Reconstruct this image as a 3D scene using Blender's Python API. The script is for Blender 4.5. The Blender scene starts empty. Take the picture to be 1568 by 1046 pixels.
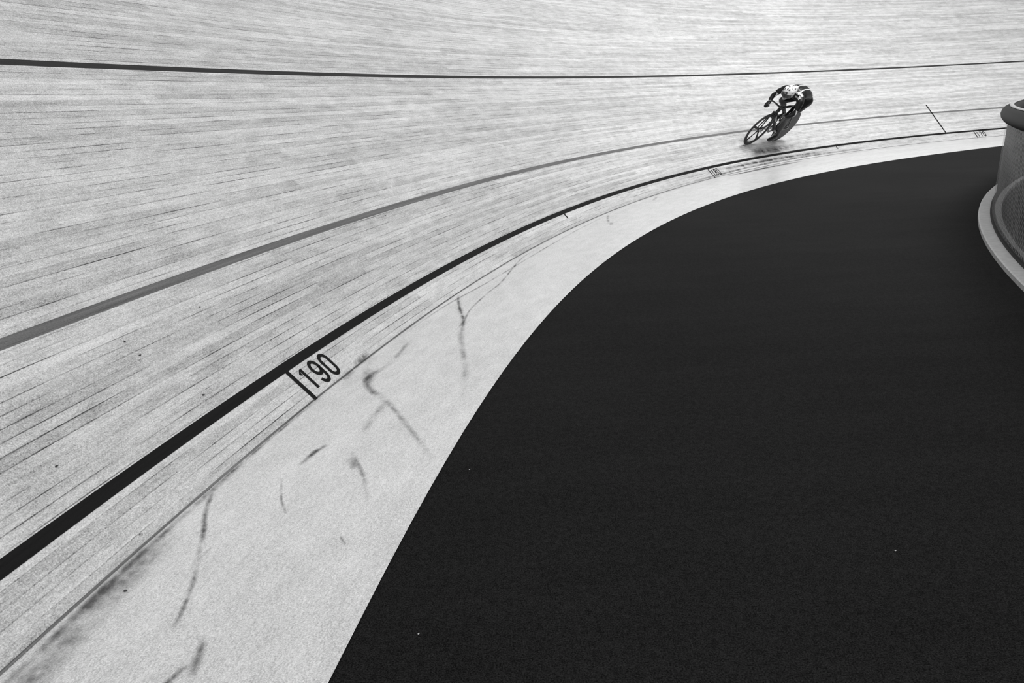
import bpy, bmesh, math, random
import numpy as np
from mathutils import Vector, Matrix
random.seed(4)
scn=bpy.context.scene
try:
    scn.view_settings.view_transform='Standard'
    scn.view_settings.look='None'
except Exception: pass

# ------------------------------------------------------------------ track geometry (metres)
PX,PY,PH,K0,K1,K2=-0.9772,3.2303,1.3186,-0.0423,-0.0115,-0.0007
B0,B1,B2=0.7728,0.0147,0.027
DS=0.05
SS=np.arange(-16,46.001,DS)
psi=PH+K0*SS+K1*SS**2/40+K2*SS**3/1200
_t=np.stack([np.cos(psi),np.sin(psi)],1)
_q=np.zeros_like(_t); _q[1:]=np.cumsum((_t[1:]+_t[:-1])*DS/2,0)
_i0=int(round(16/DS)); _q=_q-_q[_i0]+np.array([PX,PY])
def base(s):
    x=np.interp(s,SS,_q[:,0]); y=np.interp(s,SS,_q[:,1]); a=float(np.interp(s,SS,psi))
    sc=min(max(s,-10),28)
    be=B0+B1*sc/20+B2*(sc/20)**2
    return x,y,a,be
def surf(s,w,lift=0.0):
    x,y,a,be=base(s); nx,ny=-math.sin(a),math.cos(a)
    if w>=0:
        h=w*math.cos(be)-lift*math.sin(be); z=w*math.sin(be)+lift*math.cos(be)
    else:
        h=w; z=lift
    return Vector((x+nx*h,y+ny*h,z))

# ------------------------------------------------------------------ node helpers
def new_mat(name):
    m=bpy.data.materials.new(name); m.use_nodes=True
    nt=m.node_tree; b=nt.nodes['Principled BSDF']
    return m,nt,b
def N(nt,t,**k):
    n=nt.nodes.new(t)
    for a,v in k.items(): setattr(n,a,v)
    return n
def math_(nt,op,a,b=None,c=None,clamp=False):
    n=nt.nodes.new('ShaderNodeMath'); n.operation=op; n.use_clamp=clamp
    for i,v in enumerate((a,b,c)):
        if v is None: continue
        if isinstance(v,(int,float)): n.inputs[i].default_value=v
        else: nt.links.new(v,n.inputs[i])
    return n.outputs[0]
def noise(nt,vec,scale3,scale=1.0,detail=4,rough=0.55,off=(0,0,0)):
    mp=N(nt,'ShaderNodeMapping'); mp.inputs['Scale'].default_value=scale3; mp.inputs['Location'].default_value=off
    nt.links.new(vec,mp.inputs['Vector'])
    n=N(nt,'ShaderNodeTexNoise'); n.inputs['Scale'].default_value=scale; n.inputs['Detail'].default_value=detail
    n.inputs['Roughness'].default_value=rough
    nt.links.new(mp.outputs[0],n.inputs['Vector'])
    return n.outputs['Fac']
def grey(nt,val,bsdf_in):
    c=N(nt,'ShaderNodeCombineColor')
    for i in range(3): nt.links.new(val,c.inputs[i])
    nt.links.new(c.outputs[0],bsdf_in)
def addn(nt,v,n,amp,clamp=False):
    return math_(nt,'MULTIPLY_ADD',math_(nt,'SUBTRACT',n,0.5),amp,v,clamp=clamp)
def flat(name,v,rough=0.5,metal=0.0,spec=0.5,var=0.0,vs=8):
    m,nt,b=new_mat(name)
    b.inputs['Roughness'].default_value=rough; b.inputs['Metallic'].default_value=metal
    b.inputs['Specular IOR Level'].default_value=spec
    tc=N(nt,'ShaderNodeTexCoord')
    n=noise(nt,tc.outputs['Object'],(vs,vs,vs))
    grey(nt,addn(nt,v,n,var*v*2,True),b.inputs['Base Color'])
    return m

def wood_mat(name,lo,streak,rough=0.42,blot=0.05,plank=True,grain=0.9,spec=.3):
    m,nt,b=new_mat(name)
    uv=N(nt,'ShaderNodeUVMap').outputs[0]
    v=lo
    v=addn(nt,v,noise(nt,uv,(0.9,20,1),detail=6,rough=0.7),streak*1.1)
    v=addn(nt,v,noise(nt,uv,(5,90,1),detail=3,rough=0.6,off=(3,7,0)),streak*.9)
    v=addn(nt,v,noise(nt,uv,(0.7,3,1),detail=4,off=(9,1,0)),blot*6)
    v=addn(nt,v,noise(nt,uv,(5,10,1),detail=5,rough=.7,off=(1,4,0)),blot*10)
    v=addn(nt,v,noise(nt,uv,(190,190,1),detail=2,rough=0.8),grain*1.35)
    v=addn(nt,v,noise(nt,uv,(55,70,1),detail=2,rough=0.8),grain*.65)
    if plank:
        sx=N(nt,'ShaderNodeSeparateXYZ'); nt.links.new(uv,sx.inputs[0])
        row=math_(nt,'MULTIPLY',sx.outputs[1],1/0.042)
        fl_=math_(nt,'FLOOR',row)
        wn0=N(nt,'ShaderNodeTexWhiteNoise',noise_dimensions='1D'); nt.links.new(fl_,wn0.inputs['W'])
        along=math_(nt,'FLOOR',math_(nt,'MULTIPLY_ADD',wn0.outputs['Value'],7.0,math_(nt,'MULTIPLY',sx.outputs[0],.28)))
        cb=N(nt,'ShaderNodeCombineXYZ'); nt.links.new(fl_,cb.inputs[0]); nt.links.new(along,cb.inputs[1])
        wn=N(nt,'ShaderNodeTexWhiteNoise',noise_dimensions='2D'); nt.links.new(cb.outputs[0],wn.inputs['Vector'])
        v=addn(nt,v,wn.outputs['Value'],.16)
        fr=math_(nt,'FRACT',row)
        gap=math_(nt,'LESS_THAN',fr,0.10)
        brk=noise(nt,uv,(1.3,23.8,1),detail=3,off=(2,2,0))
        gap=math_(nt,'MULTIPLY',gap,math_(nt,'MULTIPLY',math_(nt,'SUBTRACT',brk,0.43),3.2,clamp=True))
        v=math_(nt,'SUBTRACT',v,math_(nt,'MULTIPLY',gap,0.8),clamp=True)
    mp=N(nt,'ShaderNodeMapping'); mp.inputs['Scale'].default_value=(5,6.5,1); nt.links.new(uv,mp.inputs[0])
    vo=N(nt,'ShaderNodeTexVoronoi'); vo.inputs['Scale'].default_value=1; nt.links.new(mp.outputs[0],vo.inputs['Vector'])
    sc=N(nt,'ShaderNodeSeparateColor'); nt.links.new(vo.outputs['Color'],sc.inputs[0])
    rad=math_(nt,'MULTIPLY',math_(nt,'SUBTRACT',sc.outputs[0],0.70,clamp=True),0.15)
    sp=math_(nt,'LESS_THAN',vo.outputs['Distance'],rad)
    v=math_(nt,'SUBTRACT',v,math_(nt,'MULTIPLY',sp,0.35),clamp=True)
    v=math_(nt,'MINIMUM',math_(nt,'MAXIMUM',v,0.03),0.92)
    grey(nt,v,b.inputs['Base Color'])
    b.inputs['Roughness'].default_value=rough
    b.inputs['Specular IOR Level'].default_value=spec
    return m

def paint_mat(name,v,wear=0.15,rough=0.6,spec=.1):
    m,nt,b=new_mat(name)
    uv=N(nt,'ShaderNodeUVMap').outputs[0]
    x=addn(nt,v,noise(nt,uv,(1.2,90,1),detail=4),wear)
    x=addn(nt,x,noise(nt,uv,(160,160,1),detail=2),v*1.0,True)
    grey(nt,x,b.inputs['Base Color']); b.inputs['Roughness'].default_value=rough
    b.inputs['Specular IOR Level'].default_value=spec
    return m

M_track=wood_mat('pine_boards',0.57,0.36,rough=.42,spec=.3)
M_cote=wood_mat('painted_boards',0.68,0.10,rough=0.24,blot=0.035,plank=False,grain=.8,spec=.45)
M_black=paint_mat('black_line_paint',0.008,0.008)
M_grey=paint_mat('worn_line_paint',0.16,0.22)
M_dark=paint_mat('dark_line_paint',0.035,0.05)
M_seam=paint_mat('seam_gap',0.16,0.5)  # dark gap line where the banking meets the apron

M_in,nt,b=new_mat('infield_coating')
geo=N(nt,'ShaderNodeTexCoord').outputs['Object']
v=addn(nt,0.0125,noise(nt,geo,(230,230,230),detail=2,rough=0.8),0.07)
v=addn(nt,v,noise(nt,geo,(50,50,50),detail=2,rough=0.8),0.02)
v=addn(nt,v,noise(nt,geo,(0.5,0.5,0.5),detail=3),0.010)
v=addn(nt,v,noise(nt,geo,(1.2,5,1),detail=3,off=(3,1,0)),0.006,True)
v=math_(nt,'MAXIMUM',v,0.003)
grey(nt,v,b.inputs['Base Color']); b.inputs['Roughness'].default_value=0.75; b.inputs['Specular IOR Level'].default_value=0.04

# ------------------------------------------------------------------ mesh helpers
def mesh_obj(name,verts,faces,mat,uvs=None,smooth=True,parent=None):
    me=bpy.data.meshes.new(name); me.from_pydata([tuple(v) for v in verts],[],faces); me.update()
    if uvs is not None:
        l=me.uv_layers.new(name='UVMap')
        for poly in me.polygons:
            for li,vi in zip(poly.loop_indices,poly.vertices): l.data[li].uv=uvs[vi]
    if smooth:
        for p_ in me.polygons: p_.use_smooth=True
    me.materials.append(mat)
    o=bpy.data.objects.new(name,me); scn.collection.objects.link(o)
    if parent: o.parent=parent
    return o
def empty(name,parent=None):
    o=bpy.data.objects.new(name,None); scn.collection.objects.link(o)
    if parent: o.parent=parent
    return o
def sheet(name,svals,wfuncs,mat,lift=0.0,parent=None):
    V=[];UV=[];F=[];m=len(wfuncs)
    for s in svals:
        for wf in wfuncs:
            w=wf(s) if callable(wf) else wf
            V.append(surf(s,w,lift)); UV.append((s,w))
    for i in range(len(svals)-1):
        for j in range(m-1):
            a=i*m+j; F.append((a,a+m,a+m+1,a+1))
    return mesh_obj(name,V,F,mat,UV,parent=parent)
def sheet_line(name,s0,s1,w,width,mat,lift=0.0015,parent=None):
    n=int((s1-s0)/0.2)+1
    return sheet(name,np.linspace(s0,s1,n),[w-width/2,w+width/2],mat,lift,parent)

S_all=list(np.arange(-15,45.01,0.25))
W=[0,.1,.2,.3,.5,.8,1.2,1.8,2.5,3.3,4.2,5.2,6.2,7.2]
track=sheet('track_surface',S_all,W,M_track)
E_pts=[(-0.5,1.4),(-0.45,1.65),(-0.39,2.01),(-0.25,2.71),(-0.12,3.28),(0.06,3.87),(0.42,4.9),(1.01,6.42),(1.79,7.89),(2.68,9.22),(4.31,11.04),(6.0,12.51),(7.9,13.87),(10.39,15.16)]
Es=[];Ew=[]
for x,y in E_pts:
    d2=(_q[:,0]-x)**2+(_q[:,1]-y)**2; i=int(d2.argmin()); Es.append(SS[i]); Ew.append(-math.sqrt(d2[i]))
ce=np.polyfit(Es,Ew,4)
def wE(s):
    s=min(max(s,min(Es)),max(Es)); return float(np.polyval(ce,s))
cote=sheet('cote_d_azur',S_all,[wE,lambda s:wE(s)*.6,lambda s:wE(s)*.25,0],M_cote)
marks=empty('line_markings',track)
sheet_line('board_seam',-15,44,0.006,0.008,M_seam,0.0012,marks)
sheet_line('measurement_line',-15,44,0.222,0.05,M_black,parent=marks)
sheet_line('sprinters_line',-15,44,0.875,0.045,M_grey,parent=marks)
sheet_line('stayers_line',-15,44,2.3865,0.045,M_dark,parent=marks)
fl=mesh_obj('infield_floor',[(-40,-40,-.004),(60,-40,-.004),(60,60,-.004),(-40,60,-.004)],[(0,1,2,3)],M_in)

def tick(name,s,w0,w1,width,mat=M_black):
    V=[surf(s-width/2,w0,.002),surf(s+width/2,w0,.002),surf(s+width/2,w1,.002),surf(s-width/2,w1,.002)]
    return mesh_obj(name,V,[(0,1,2,3)],mat,[(s,w0),(s+.05,w0),(s+.05,w1),(s,w1)],parent=marks)
for s,w0 in ((0,0.0),(5,.13),(10,0.0),(15,.13),(20,0.0)): tick('distance_tick',s,w0,.2,.027)
tick('pursuit_tick',19.07,.2,1.14,.04)
def arc(cx,cy,rx,ry,a0,a1,n=14):
    return [(cx+rx*math.cos(math.radians(a0+(a1-a0)*k/n)),cy+ry*math.sin(math.radians(a0+(a1-a0)*k/n))) for k in range(n+1)]
DIG={'0':[[(.04,.30)]+arc(.3,.27,.26,.27,180,360)+arc(.3,.73,.26,.27,0,180)+[(.04,.30)]],
     '1':[[(.12,.78),(.34,1.0),(.34,0)]],
     '7':[[(.04,1),(.56,1),(.24,0)]],
     '8':[arc(.3,.26,.26,.26,90,450,26),arc(.3,.76,.22,.24,-90,270,26)],
     '9':[arc(.3,.70,.26,.30,-5,355,26),[(.56,.70),(.56,.34)]+arc(.3,.28,.26,.28,0,-165,14)]}
def numerals(txt,s0):
    V=[];F=[];UV=[]
    hgt,wid,adv,th=.132,.118,.104,.0105
    for i,ch in enumerate(txt):
        for st in DIG[ch]:
            P=[Vector((s0+.045+i*adv+x*wid,.040+y*hgt)) for x,y in st]; n0=len(V)
            for k,p in enumerate(P):
                d=(P[min(k+1,len(P)-1)]-P[max(k-1,0)])
                if d.length<1e-6: d=Vector((1,0))
                d.normalize(); nrm=Vector((-d.y,d.x))
                for sg in(-1,1):
                    q=p+nrm*sg*th; V.append(surf(q.x,q.y,.002)); UV.append((q.x,q.y))
            for k in range(len(P)-1): a=n0+2*k; F.append((a,a+2,a+3,a+1))
    mesh_obj('numeral_'+txt,V,F,M_black,UV,parent=marks,smooth=False)
for t,s in (('190',0),('180',10),('170',20)): numerals(t,s)

# ------------------------------------------------------------------ tyre scuffs, specks, painted rider reflection
def mark_mat(name,v,strength):
    m,nt,b=new_mat(name)
    uv=N(nt,'ShaderNodeUVMap').outputs[0]
    sx=N(nt,'ShaderNodeSeparateXYZ'); nt.links.new(uv,sx.inputs[0])
    edge=math_(nt,'SUBTRACT',1.0,math_(nt,'ABSOLUTE',sx.outputs[1]))
    tc=N(nt,'ShaderNodeTexCoord').outputs['Object']
    n1=noise(nt,tc,(40,40,40),detail=5,rough=.75); n2=noise(nt,tc,(7,7,7),detail=2,off=(3,3,3))
    a=math_(nt,'MULTIPLY',edge,math_(nt,'MULTIPLY',math_(nt,'SUBTRACT',n1,0.25,clamp=True),3.4))
    a=math_(nt,'MULTIPLY',a,math_(nt,'MULTIPLY',math_(nt,'SUBTRACT',n2,0.28,clamp=True),3.6))
    a=math_(nt,'MULTIPLY',a,strength,clamp=True)
    tip=math_(nt,'MULTIPLY',math_(nt,'MULTIPLY',sx.outputs[0],math_(nt,'SUBTRACT',1.0,sx.outputs[0])),5.0,clamp=True)
    a=math_(nt,'MULTIPLY',a,tip,clamp=True)
    nt.links.new(a,b.inputs['Alpha'])
    grey(nt,math_(nt,'ADD',v,0.0),b.inputs['Base Color'])
    b.inputs['Roughness'].default_value=.6; b.inputs['Specular IOR Level'].default_value=.1
    return m
M_sc=mark_mat('rubber_scuff_and_reflection',.06,.62); M_sc2=mark_mat('faint_scuff',.14,.38); M_chalk=mark_mat('chalk_smear',.95,.7)  # rubber tone also serves one ribbon of the painted rider reflection
M_refl=mark_mat('painted_reflection',.04,.95)  # dark tone for the rider's reflection painted on the floor
scuffs_refl=empty('tyre_scuffs_and_reflection',cote)  # holds tyre scuffs and the rider's painted reflection
def catmull(P,n=8):
    P=[P[0]*2-P[1]]+P+[P[-1]*2-P[-2]]; out=[]
    for i in range(1,len(P)-2):
        for k in range(n):
            t=k/n; a,b_,c_,d=P[i-1],P[i],P[i+1],P[i+2]
            out.append(0.5*((2*b_)+(c_-a)*t+(2*a-5*b_+4*c_-d)*t*t+(3*b_-a-3*c_+d)*t**3))
    out.append(P[-2]); return out
_lift=[.003]
def ribbon(pts,width,mat):
    C=catmull([Vector((p[0],p[1])) for p in pts]); V=[];UV=[];F=[]
    lift=_lift[0]; _lift[0]+=.00004
    for i,p in enumerate(C):
        d=(C[min(i+1,len(C)-1)]-C[max(i-1,0)]).normalized(); n=Vector((-d.y,d.x)); t=i/(len(C)-1)
        for k in(-1,0,1):
            q=p+n*(k*width/2); V.append(surf(q.x,q.y,lift)); UV.append((t,k))
    for i in range(len(C)-1):
        for j in(0,1):
            a=i*3+j; F.append((a,a+3,a+4,a+1))
    mesh_obj('scuff',V,F,mat,UV,parent=scuffs_refl)
def xy(x,y):
    d2=(_q[:,0]-x)**2+(_q[:,1]-y)**2; i=int(d2.argmin()); return (float(SS[i]),-float(math.sqrt(d2[i])))
ribbon([(2.05,.0),(1.71,-.137),(1.38,-.296),(1.05,-.398),(.55,-.596),(.05,-.74)],.05,M_sc2)
ribbon([(1.98,-.02),(1.71,-.137),(1.38,-.296),(1.1,-.38)],.024,M_sc)
ribbon([(3.9,-.05),(3.32,-.062),(2.46,-.202),(2.05,-.222),(1.61,-.257),(1.31,-.316),(.97,-.32)],.020,M_sc)
ribbon([(6.4,-.05),(4.6,-.10),(3.3,-.12),(2.4,-.10),(1.7,-.04),(.9,-.02)],.018,M_sc)
ribbon([xy(-1.0,3.80),xy(-.77,3.42),xy(-.582,3.072)],.055,M_sc)
ribbon([xy(-.70,3.3),xy(-.582,3.072),xy(-.45,2.80),xy(-.33,2.5)],.038,M_sc2)
ribbon([(.62,.0),xy(-.93,3.70),xy(-.75,3.38)],.09,M_sc2)
ribbon([(.66,.02),(.45,.01),(.25,-.02)],.06,M_sc)
ribbon([xy(-1.19,2.40),xy(-1.13,2.25),xy(-1.076,2.08),xy(-1.019,1.876)],.026,M_sc)
ribbon([xy(-1.04,1.96),xy(-.99,1.78),xy(-.975,1.60)],.022,M_sc)
ribbon([xy(-1.018,2.032),xy(-1.04,1.9),xy(-1.071,1.75)],.02,M_sc2)
ribbon([xy(-.69,2.64),xy(-.60,2.42),xy(-.54,2.22)],.026,M_sc2)
ribbon([xy(-.675,2.60),xy(-.64,2.50)],.055,M_sc)
ribbon([xy(-.83,2.69),xy(-.883,2.52)],.03,M_sc)
ribbon([xy(-.80,2.72),xy(-.86,2.62)],.03,M_sc)
ribbon([xy(-.92,2.45),xy(-.87,2.3),xy(-.825,2.16)],.014,M_sc)
ribbon([xy(-.88,1.57),xy(-.85,1.42)],.036,M_sc)
ribbon([xy(-.874,1.50),xy(-.92,1.38)],.024,M_sc)
ribbon([xy(-.60,2.05),xy(-.575,1.96)],.014,M_sc)
ribbon([(-.6,-.02),(-1.2,-.02),(-1.6,-.03),(-2.1,-.05)],.035,M_sc)
ribbon([(-1.1,-.03),(-1.6,-.07),(-2.1,-.12)],.16,M_sc2)
ribbon([(-1.38,-.03),(-1.62,-.05)],.07,M_sc)
ribbon([(.1,-.010),(-.4,-.010),(-1.1,-.012)],.020,M_sc)
ribbon([(1.6,.0),(.9,.0),(.3,.0)],.016,M_sc2)
ribbon([(.0,-.36),(-.35,-.40)],.05,M_sc2)
ribbon([(.9,-.12),(.6,-.16)],.04,M_sc2)
ribbon([(5.9,-.06),(5.6,-.16),(5.25,-.3)],.04,M_sc2)
ribbon([(5.35,-.3),(5.15,-.36)],.05,M_sc)
ribbon([(7.6,-.08),(7.1,-.2)],.05,M_sc2)
ribbon([(8.8,.02),(11,.05),(13,.06),(16.5,.06)],.05,M_sc)
ribbon([(10.2,-.1),(11.5,-.16),(13.2,-.18)],.12,M_refl)  # rider's dark reflection on the apron, painted as a ribbon
ribbon([(11.2,-.10),(12.0,-.13),(12.8,-.14)],.10,M_refl)  # darker core of the painted reflection
ribbon([(10.5,.12),(12,.12),(14.5,.11)],.07,M_refl)  # painted reflection carried onto the foot of the banking
ribbon([(11.9,.37),(12.6,.34),(13.6,.34)],.18,M_sc)  # rider's dark contact reflection painted beside the wheels
ribbon([(14,-.12),(16,-.16),(19,-.15)],.06,M_sc2)
ribbon([(7,-.02),(8.5,-.04),(10,-.05)],.03,M_sc2)
ribbon([(2.75,1.22),(2.55,1.07),(2.36,.93)],.12,M_chalk)
M_spk=flat('dirt_speck',.03,.8,var=.3); M_dust=flat('white_crumb',.55,.8,var=.2)
def blob(name,P,r,mat,parent):
    bm=bmesh.new(); bmesh.ops.create_icosphere(bm,subdivisions=1,radius=r)
    for v_ in bm.verts: v_.co=Vector((v_.co.x*random.uniform(.6,1.5),v_.co.y*random.uniform(.6,1.3),v_.co.z*.35))+P
    me=bpy.data.meshes.new(name); bm.to_mesh(me); bm.free(); me.materials.append(mat)
    o=bpy.data.objects.new(name,me); scn.collection.objects.link(o); o.parent=parent
for s,w_ in [(-.57,.69),(-.57,.608),(-.08,.698),(2.1,.822),(-1.45,-.098),(-1.21,.39),(-.5,.323)]: blob('speck',surf(s,w_,.002),.006,M_spk,track)
for x,y in [(1.12,1.80),(-.29,1.55),(-.19,2.44)]: blob('crumb',Vector((x,y,0)),.0028,M_dust,fl)

# ------------------------------------------------------------------ infield fence
CX,CY=19.94,-2.59
def ring(name,prof,a0,a1,n,mat,parent=None):
    V=[];F=[];UV=[];m=len(prof)
    for i in range(n+1):
        a=math.radians(a0+(a1-a0)*i/n)
        for k,(r,z) in enumerate(prof):
            V.append((CX+r*math.cos(a),CY+r*math.sin(a),z)); UV.append((a*18,z))
    for i in range(n):
        for k in range(m if m>2 else 1):
            k2=(k+1)%m; F.append((i*m+k,i*m+k2,(i+1)*m+k2,(i+1)*m+k))
    return mesh_obj(name,V,F,mat,UV,parent=parent,smooth=(m>8))
fence=empty('infield_fence')
M_panel,nt,b=new_mat('backing_sheet')
uv=N(nt,'ShaderNodeUVMap').outputs[0]
tone=noise(nt,uv,(1.2,2.5,1),detail=4,off=(5,5,0))
grey(nt,math_(nt,'MULTIPLY_ADD',math_(nt,'SUBTRACT',tone,.35,clamp=True),.30,.015),b.inputs['Base Color']); b.inputs['Roughness'].default_value=.5
b.inputs['Specular IOR Level'].default_value=.25; b.inputs['Alpha'].default_value=.85
M_wire=flat('galvanised_wire',.5,.45,metal=.3)
M_rail=flat('rail_padding',.012,.6,spec=.2)
M_curb=flat('curb_white',.5,.6,var=.3,vs=20)
ring('backing',[(17.87,.03),(17.87,.95)],95,215,160,M_panel,fence)
ring('rail',[(17.86+.085*math.cos(k*math.pi/8),1.0+.075*math.sin(k*math.pi/8)) for k in range(16)],95,215,160,M_rail,fence)
ring('rail_highlight',[(17.86+.02*math.cos(k*math.pi/5),1.078+.008*math.sin(k*math.pi/5)) for k in range(10)],95,215,160,M_wire,fence)  # highlight along the rail top, modelled as a thin pale ring
ring('curb',[(18.0,-.003),(18.0,.03),(17.99,.035),(17.80,.035),(17.80,-.003)],95,215,160,M_curb,fence)
ring('lower_trim',[(17.90,.035),(17.90,.06),(17.86,.06),(17.86,.035)],95,215,160,M_rail,fence)
# chain-link wires: two families of diagonals standing just in front of the sheet
V=[];F=[]
def wire(a0,dirn):
    n0=len(V); NS=7; hw=.0028
    for k in range(NS+1):
        z=.04+.9*k/NS; a=a0+dirn*(z/17.885)
        for dz in(-hw,hw):
            V.append((CX+17.885*math.cos(a),CY+17.885*math.sin(a),z+dz*1.4))
    for k in range(NS): F.append((n0+2*k,n0+2*k+1,n0+2*k+3,n0+2*k+2))
def wire2(a0,dirn):
    n0=len(V); NS=7; hw=.0032
    for k in range(NS+1):
        z=.04+.9*k/NS; a=a0+dirn*(z*.75/17.885)
        for da in(-hw/17.885,hw/17.885):
            V.append((CX+17.885*math.cos(a+da),CY+17.885*math.sin(a+da),z))
    for k in range(NS): F.append((n0+2*k,n0+2*k+1,n0+2*k+3,n0+2*k+2))
a=math.radians(135)
while a<math.radians(178):
    wire2(a,1); wire2(a,-1); a+=.062/17.885
mesh_obj('wire_mesh',V,F,M_wire,parent=fence,smooth=False)

# ------------------------------------------------------------------ cyclist (local: X forward, Y left, Z up along the lean)
def blobs_mesh(name,spheres,voxel,mat,parent,smooth_it=6):
    bm=bmesh.new()
    for p,r in spheres:
        if isinstance(r,(int,float)): r=(r,r,r)
        res=bmesh.ops.create_icosphere(bm,subdivisions=2,radius=1.0)
        for v_ in res['verts']: v_.co=Vector((v_.co.x*r[0]+p[0],v_.co.y*r[1]+p[1],v_.co.z*r[2]+p[2]))
    me=bpy.data.meshes.new(name); bm.to_mesh(me); bm.free(); me.materials.append(mat)
    o=bpy.data.objects.new(name,me); scn.collection.objects.link(o)
    rm=o.modifiers.new('r','REMESH'); rm.mode='VOXEL'; rm.voxel_size=voxel; rm.use_smooth_shade=True
    if smooth_it:
        sm=o.modifiers.new('s','SMOOTH'); sm.iterations=smooth_it; sm.factor=.5
    bpy.context.view_layer.update()
    m2=bpy.data.meshes.new_from_object(o.evaluated_get(bpy.context.evaluated_depsgraph_get()))
    o.modifiers.clear(); o.data=m2
    if not m2.materials: m2.materials.append(mat)
    for p_ in m2.polygons: p_.use_smooth=True
    o.parent=parent
    return o
def limb(pts,den=.28):
    out=[]
    for (p0,r0),(p1,r1) in zip(pts[:-1],pts[1:]):
        p0=Vector(p0);p1=Vector(p1)
        r0=Vector((r0,)*3 if isinstance(r0,(int,float)) else r0); r1=Vector((r1,)*3 if isinstance(r1,(int,float)) else r1)
        n=max(2,int((p1-p0).length/(min(r0[0],r0[1],r0[2],r1[0],r1[1],r1[2])*den)))
        for k in range(n+1):
            t=k/n; out.append((p0.lerp(p1,t),tuple(r0.lerp(r1,t))))
    return out
def tube(bm,pts,r,seg=10,flat_=1.0):
    pts=[Vector(p) for p in pts]; n=len(pts); rs=[r]*n if isinstance(r,(int,float)) else r
    rings=[]
    for i,p in enumerate(pts):
        d=(pts[min(i+1,n-1)]-pts[max(i-1,0)]).normalized()
        a=Vector((0,1,0)) if abs(d.y)<.9 else Vector((0,0,1))
        e1=(a-d*a.dot(d)).normalized(); e2=d.cross(e1)
        rings.append([bm.verts.new(p+(e1*math.cos(2*math.pi*k/seg)*flat_+e2*math.sin(2*math.pi*k/seg))*rs[i]) for k in range(seg)])
    for i in range(n-1):
        for k in range(seg):
            bm.faces.new((rings[i][k],rings[i][(k+1)%seg],rings[i+1][(k+1)%seg],rings[i+1][k]))
    bm.faces.new(rings[0][::-1]); bm.faces.new(rings[-1])
def bm_obj(name,bm,mat,parent,smooth=True):
    bmesh.ops.recalc_face_normals(bm,faces=bm.faces)
    me=bpy.data.meshes.new(name); bm.to_mesh(me); bm.free(); me.materials.append(mat)
    if smooth:
        for p_ in me.polygons: p_.use_smooth=True
    o=bpy.data.objects.new(name,me); scn.collection.objects.link(o); o.parent=parent; return o
def lathe_y(bm,cx,cz,prof,seg=48):
    rings=[]
    for k in range(seg):
        a=2*math.pi*k/seg
        rings.append([bm.verts.new((cx+r*math.cos(a),y,cz+r*math.sin(a))) for r,y in prof])
    m=len(prof)
    for k in range(seg):
        for j in range(m):
            bm.faces.new((rings[k][j],rings[k][(j+1)%m],rings[(k+1)%seg][(j+1)%m],rings[(k+1)%seg][j]))

bike=empty('track_bicycle'); rider=empty('cyclist')
M_carb=flat('carbon_frame',.015,.3); M_tyre=flat('tyre_rubber',.02,.6); M_rim=flat('rim_carbon',.02,.45,var=.2,spec=.25)
M_metal=flat('alloy',.45,.3,metal=.9); M_white=flat('white_decal',.75,.5)
def wheel(nm,cx,disc):
    R=.335
    bm=bmesh.new(); lathe_y(bm,cx,R,[(R-.011+.011*math.cos(a),.011*math.sin(a)) for a in [k*math.pi/5 for k in range(10)]]); bm_obj(nm+'_tyre',bm,M_tyre,bike)
    if disc:
        bm=bmesh.new(); lathe_y(bm,cx,R,[(.318,.009),(.30,.010),(.05,.022),(.0005,.022),(.0005,-.022),(.05,-.022),(.30,-.010),(.318,-.009)]); bm_obj(nm+'_disc',bm,M_rim,bike)
    else:
        bm=bmesh.new(); lathe_y(bm,cx,R,[(.318,.009),(.29,.012),(.268,.004),(.268,-.004),(.29,-.012),(.318,-.009)]); bm_obj(nm+'_rim',bm,M_rim,bike)
        bm=bmesh.new()
        for k in range(5):
            a=2*math.pi*k/5+.3; d=Vector((math.cos(a),0,math.sin(a)))
            tube(bm,[Vector((cx,0,R))+d*.01,Vector((cx,0,R))+d*.14,Vector((cx,0,R))+d*.275],[.030,.020,.028],10,.28)
        bm_obj(nm+'_spokes',bm,M_rim,bike)
    bm=bmesh.new(); tube(bm,[(cx,-.055,R),(cx,.055,R)],.02,14); bm_obj(nm+'_hub',bm,M_metal,bike)
wheel('front_wheel',.49,False); wheel('rear_wheel',-.49,True)
BB=(-.09,0,.285)
bm=bmesh.new()
tube(bm,[(.315,0,.80),(.36,0,.655)],[.028,.032],12)
tube(bm,[(.345,0,.69),(.13,0,.49),BB],[.034,.038,.042],12,.5)
tube(bm,[(.32,0,.775),(.05,0,.80),(-.235,0,.80)],[.028,.026,.022],12,.6)
tube(bm,[BB,(-.16,0,.53),(-.235,0,.80)],[.036,.040,.028],12,.45)
tube(bm,[(-.235,0,.80),(-.28,0,.94)],.022,12,.55)
for y in(.05,-.05):
    tube(bm,[(-.09,y*.6,.285),(-.3,y,.31),(-.49,y,.335)],[.018,.014,.012],8,.7)
    tube(bm,[(-.21,y*.3,.74),(-.34,y*.9,.55),(-.49,y,.335)],[.014,.013,.010],8,.7)
    tube(bm,[(.365,y*.7,.66),(.40,y,.58),(.46,y,.42),(.49,y,.335)],[.022,.022,.016,.011],8,.5)
tube(bm,[(.36,-.05,.665),(.36,.05,.665)],.024,10)
tube(bm,[(.315,0,.80),(.41,0,.815)],.02,10)
bm_obj('frame',bm,M_carb,bike)
bm=bmesh.new(); tube(bm,[(.34,.019,.675),(.16,.021,.51)],.012,6,.15); tube(bm,[(.34,-.019,.675),(.16,-.021,.51)],.012,6,.15); bm_obj('frame_lettering',bm,M_white,bike)
bm=bmesh.new()
DZ=-.02
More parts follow.
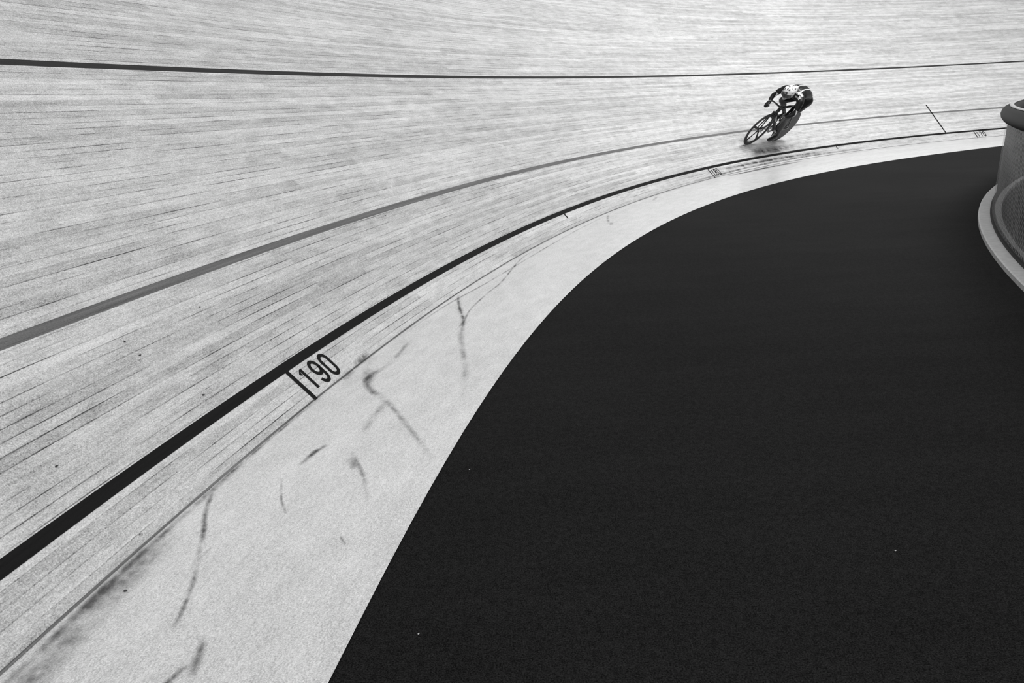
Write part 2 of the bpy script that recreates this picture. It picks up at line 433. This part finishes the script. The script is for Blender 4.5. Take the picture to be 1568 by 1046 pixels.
L=[(.41,0,.835+DZ),(.41,.10,.835+DZ),(.425,.155,.833+DZ),(.47,.18,.825+DZ),(.515,.185,.80+DZ),(.53,.185,.765+DZ),(.505,.185,.728+DZ),(.45,.185,.712+DZ),(.36,.185,.708+DZ)]
tube(bm,L,.0155,10); tube(bm,[(x,-y,z) for x,y,z in L],.0155,10); bm_obj('handlebar',bm,M_carb,bike)
bm=bmesh.new(); lathe_y(bm,BB[0],BB[2],[(.10,-.049),(.10,-.045),(.055,-.044),(.055,-.050)],40)
lathe_y(bm,-.49,.335,[(.032,-.049),(.032,-.045),(.012,-.045),(.012,-.049)],24); bm_obj('chainring_and_cog',bm,M_metal,bike)
bm=bmesh.new()
tube(bm,[(BB[0],-.047,BB[2]+.10),(-.49,-.047,.335+.033)],.005,6); tube(bm,[(BB[0],-.047,BB[2]-.10),(-.49,-.047,.335-.033)],.005,6); bm_obj('chain',bm,M_metal,bike)
CA=math.radians(-75)
cl=Vector((math.cos(CA),0,math.sin(CA)))*.168
PL=Vector((BB[0],.10,BB[2]))+cl; PR=Vector((BB[0],-.10,BB[2]))-cl
bm=bmesh.new()
tube(bm,[(BB[0],-.07,BB[2]),(BB[0],.07,BB[2])],.022,12)
tube(bm,[(BB[0],.065,BB[2]),(PL.x,.068,PL.z)],[.017,.012],8,.5); tube(bm,[(BB[0],-.065,BB[2]),(PR.x,-.068,PR.z)],[.017,.012],8,.5)
for P,sg in((PL,1),(PR,-1)): tube(bm,[(P.x,sg*.068,P.z),(P.x,sg*.13,P.z)],[.012,.02],8,1)
bm_obj('cranks_and_pedals',bm,M_metal,bike)
blobs_mesh('saddle',limb([((-.42,0,.945),(.05,.068,.02)),((-.33,0,.945),(.05,.05,.02)),((-.16,0,.94),(.04,.018,.016))]),.006,M_carb,bike,4)

# body
M_kit,nt,b=new_mat('skinsuit')
tc=N(nt,'ShaderNodeTexCoord').outputs['Object']; sx=N(nt,'ShaderNodeSeparateXYZ'); nt.links.new(tc,sx.inputs[0])
X,Y,Z=sx.outputs
def rng(a,lo,hi):
    return math_(nt,'MULTIPLY',math_(nt,'GREATER_THAN',a,lo),math_(nt,'LESS_THAN',a,hi))
ay=math_(nt,'ABSOLUTE',Y)
stripe=math_(nt,'MULTIPLY',math_(nt,'MULTIPLY',rng(ay,.045,.065),rng(X,-.30,.20)),math_(nt,'GREATER_THAN',Z,1.05))
yoke=math_(nt,'MULTIPLY',math_(nt,'MULTIPLY',rng(X,.205,.30),math_(nt,'GREATER_THAN',Z,1.06)),math_(nt,'LESS_THAN',ay,.15))
pat=noise(nt,tc,(24,24,24),detail=1); yoke=math_(nt,'MULTIPLY',yoke,math_(nt,'GREATER_THAN',pat,.47))
cuff=math_(nt,'MULTIPLY',rng(X,.318,.340),math_(nt,'LESS_THAN',Z,.93)); cuff=math_(nt,'MULTIPLY',cuff,math_(nt,'GREATER_THAN',ay,.17))
leg=math_(nt,'MULTIPLY',math_(nt,'MULTIPLY',rng(Z,.70,.76),math_(nt,'GREATER_THAN',Y,.10)),math_(nt,'GREATER_THAN',pat,.5))
leg=math_(nt,'MULTIPLY',leg,math_(nt,'LESS_THAN',X,.15))
wht=math_(nt,'MAXIMUM',math_(nt,'MAXIMUM',stripe,yoke),math_(nt,'MAXIMUM',leg,cuff))
skinm=math_(nt,'MULTIPLY',math_(nt,'LESS_THAN',Z,math_(nt,'MULTIPLY_ADD',math_(nt,'LESS_THAN',Y,0.0),.22,.66)),math_(nt,'MULTIPLY',math_(nt,'LESS_THAN',X,.26),math_(nt,'GREATER_THAN',Z,.26)))
v=math_(nt,'MULTIPLY_ADD',wht,.65,.008)
v=math_(nt,'MULTIPLY_ADD',skinm,.05,v)
grey(nt,v,b.inputs['Base Color']); b.inputs['Roughness'].default_value=.45; b.inputs['Specular IOR Level'].default_value=.25
sp=[]
sp+=limb([((-.27,0,1.00),(.115,.15,.10)),((-.18,0,1.06),(.12,.145,.11)),((-.05,0,1.105),(.115,.15,.105)),((.10,0,1.105),(.115,.165,.105)),((.22,0,1.07),(.085,.165,.085))],.1)
sp+=limb([((.24,0,1.08),.07),((.34,0,1.075),.06),((.42,0,1.085),.058)])
def mirror(p): return (p[0],-p[1],p[2])
for sg in(1,-1):
    m_=(lambda p:p) if sg>0 else mirror
    sp+=limb([(m_((.20,.12,1.07)),.075),(m_((.245,.18,1.04)),.064),(m_((.29,.235,.94)),.049),(m_((.325,.255,.85)),.041),(m_((.36,.235,.80)),.038),(m_((.405,.195,.745)),.026)])
    hip=(-.25,sg*.085,.98)
    if sg>0: kn=(.09,.105,.66); an=(PL.x-.10,.10,PL.z+.135)
    else: kn=(.20,-.115,.85); an=(PR.x-.10,-.10,PR.z+.135)
    hv,kv,av=Vector(hip),Vector(kn),Vector(an)
    mid=hv.lerp(kv,.4)+Vector((.01,sg*.005,.0))
    calf=kv.lerp(av,.33)+Vector((-.02,0,0))
    sp+=limb([(hip,.105),(tuple(mid),.092),(tuple(hv.lerp(kv,.75)),.070),(kn,.058),(tuple(calf),.056),(tuple(kv.lerp(av,.7)),.038),(an,.031)],.2)
blobs_mesh('body',sp,.008,M_kit,rider,9)
M_shoe=flat('shoe',.03,.3)
for nm,P,sg in(('shoe_left',PL,1),('shoe_right',PR,-1)):
    y=sg*.10
    blobs_mesh(nm,limb([((P.x-.12,y,P.z+.075),(.032,.034,.04)),((P.x-.05,y,P.z+.055),(.04,.038,.034)),((P.x+.04,y,P.z+.03),(.04,.044,.024)),((P.x+.10,y,P.z+.022),(.028,.034,.018))])+limb([((P.x-.12,y,P.z+.075),.034),((P.x-.105,y,P.z+.13),.036)]),.006,M_shoe,rider,3)
# head
M_skin=flat('skin',.28,.5)
hc=Vector((.49,0,1.10))
tilt=Matrix.Rotation(math.radians(20),3,'Y')
def H(p): return tuple(hc+tilt@Vector(p))
hs=[(H((0,0,.02)),(.098,.078,.095))]
hs+=limb([(H((.03,0,-.05)),(.06,.056,.05)),(H((.055,0,-.095)),(.032,.032,.024))])
hs+=limb([(H((.098,0,.0)),.010),(H((.122,0,-.032)),.013)])
hs+=limb([(H((.088,-.024,-.062)),.009),(H((.092,0,-.062)),.011),(H((.088,.024,-.062)),.009)])
for sg in(1,-1):
    hs+=[(H((-.005,sg*.080,-.01)),(.018,.012,.030)),(H((.080,sg*.032,.028)),(.018,.024,.010))]
hs+=limb([(H((-.02,0,-.04)),.052),((.40,0,1.075),.056)])
blobs_mesh('head',hs,.006,M_skin,rider,3)
M_eye=flat('eyes',.02,.2)
bm=bmesh.new()
for sg in(1,-1):
    r=bmesh.ops.create_icosphere(bm,subdivisions=2,radius=.012)
    for v_ in r['verts']: v_.co=v_.co+Vector(H((.086,sg*.032,.008)))
bm_obj('eyes',bm,M_eye,rider)
M_helm,nt,b=new_mat('helmet_shell')
tc=N(nt,'ShaderNodeTexCoord').outputs['Object']
hn=noise(nt,tc,(22,22,22),detail=1.5,off=(2,5,1))
vm=math_(nt,'GREATER_THAN',hn,.42)
grey(nt,math_(nt,'MULTIPLY_ADD',vm,.80,.03),b.inputs['Base Color']); b.inputs['Roughness'].default_value=.3
he=limb([(H((.02,0,.048)),(.115,.093,.078)),(H((-.05,0,.048)),(.10,.090,.076)),(H((-.13,0,.05)),(.07,.055,.05)),(H((-.18,0,.05)),(.03,.022,.025))])
for sg in(1,-1): he+=limb([(H((-.01,sg*.075,.01)),(.05,.016,.04))]*2)
blobs_mesh('helmet',he,.006,M_helm,rider,3)
M_vis=flat('visor',.01,.12)
bm=bmesh.new(); rows=[]
for j in range(5):
    row=[]
    for k in range(13):
        a=math.radians(-70+140*k/12); rr=.118+.012*j/4
        row.append(bm.verts.new(H((rr*math.cos(a)*1.02,rr*math.sin(a)*.82,.035-.055*j/4))))
    rows.append(row)
for j in range(4):
    for k in range(12): bm.faces.new((rows[j][k],rows[j][k+1],rows[j+1][k+1],rows[j+1][k]))
bm_obj('visor',bm,M_vis,rider)
M_glove=flat('glove',.04,.6,var=.3,vs=60)
for sg,nm in((1,'hand_left'),(-1,'hand_right')):
    s_=lambda x,y,z:(x,sg*y,z+DZ)
    hsph=limb([(s_(.405,.195,.765),.025),(s_(.43,.203,.745),(.036,.016,.024)),(s_(.462,.205,.732),(.036,.014,.022))])
    for i,(rr,ext) in enumerate(((.0085,.0),(.0092,.004),(.0095,.005),(.009,.002))):
        x=.412+.0215*i
        hsph+=limb([(s_(x,.206,.742),rr+.001),(s_(x+.002,.212,.718),rr),(s_(x+.002,.204,.694-ext*.5),rr*.95),(s_(x+.001,.184,.688-ext*.4),rr*.9),(s_(x,.167,.698+ext),rr*.82)])
    hsph+=limb([(s_(.425,.190,.752),.013),(s_(.452,.170,.742),.0115),(s_(.478,.163,.724),.009)])
    blobs_mesh(nm,hsph,.0032,M_glove,rider,2)
S0,W0,LAM,SC=12.50,.55,math.radians(40),1.055
x0,y0,a0,be0=base(S0)
nn=Vector((-math.sin(a0),math.cos(a0),0)); Fv=Vector((-math.cos(a0),-math.sin(a0),0))
U=-nn*math.sin(LAM)+Vector((0,0,math.cos(LAM))); Lv=U.cross(Fv); O=surf(S0,W0,0.004)
Mx=Matrix.Identity(4)
for i in range(3): Mx[i][0]=Fv[i]*SC;Mx[i][1]=Lv[i]*SC;Mx[i][2]=U[i]*SC;Mx[i][3]=O[i]
bike.matrix_world=Mx; rider.matrix_world=Mx

# ------------------------------------------------------------------ lights
w=bpy.data.worlds.new('world'); scn.world=w; w.use_nodes=True
w.node_tree.nodes['Background'].inputs[0].default_value=(1,1,1,1); w.node_tree.nodes['Background'].inputs[1].default_value=.46
def area(name,loc,tgt,size,energy):
    l=bpy.data.lights.new(name,'AREA'); l.shape='RECTANGLE'; l.size=size[0]; l.size_y=size[1]; l.energy=energy
    o=bpy.data.objects.new(name,l); scn.collection.objects.link(o); o.location=loc
    o.rotation_euler=(Vector(tgt)-Vector(loc)).to_track_quat('-Z','Y').to_euler()
area('arena_light',(10,9,12),(10,18,3),(5,3),1900)
area('arena_light',(1,2,12),(-1,4,0),(8,4),560)

# ------------------------------------------------------------------ camera
F_,H_,TH,RO=1082.7,1.327,.3225,-.0521
c,s_=math.cos(TH),math.sin(TH)
right=Vector((1,0,0)); up=Vector((0,s_,c)); fwd=Vector((0,c,-s_))
r2=right*math.cos(RO)+up*math.sin(RO); u2=up*math.cos(RO)-right*math.sin(RO)
cam=bpy.data.cameras.new('camera'); co=bpy.data.objects.new('camera',cam); scn.collection.objects.link(co)
M=Matrix.Identity(4)
for i in range(3): M[i][0]=r2[i];M[i][1]=u2[i];M[i][2]=-fwd[i]
M[2][3]=H_; co.matrix_world=M
cam.sensor_width=36; cam.lens=36*F_/1568; cam.clip_start=.02
scn.camera=co
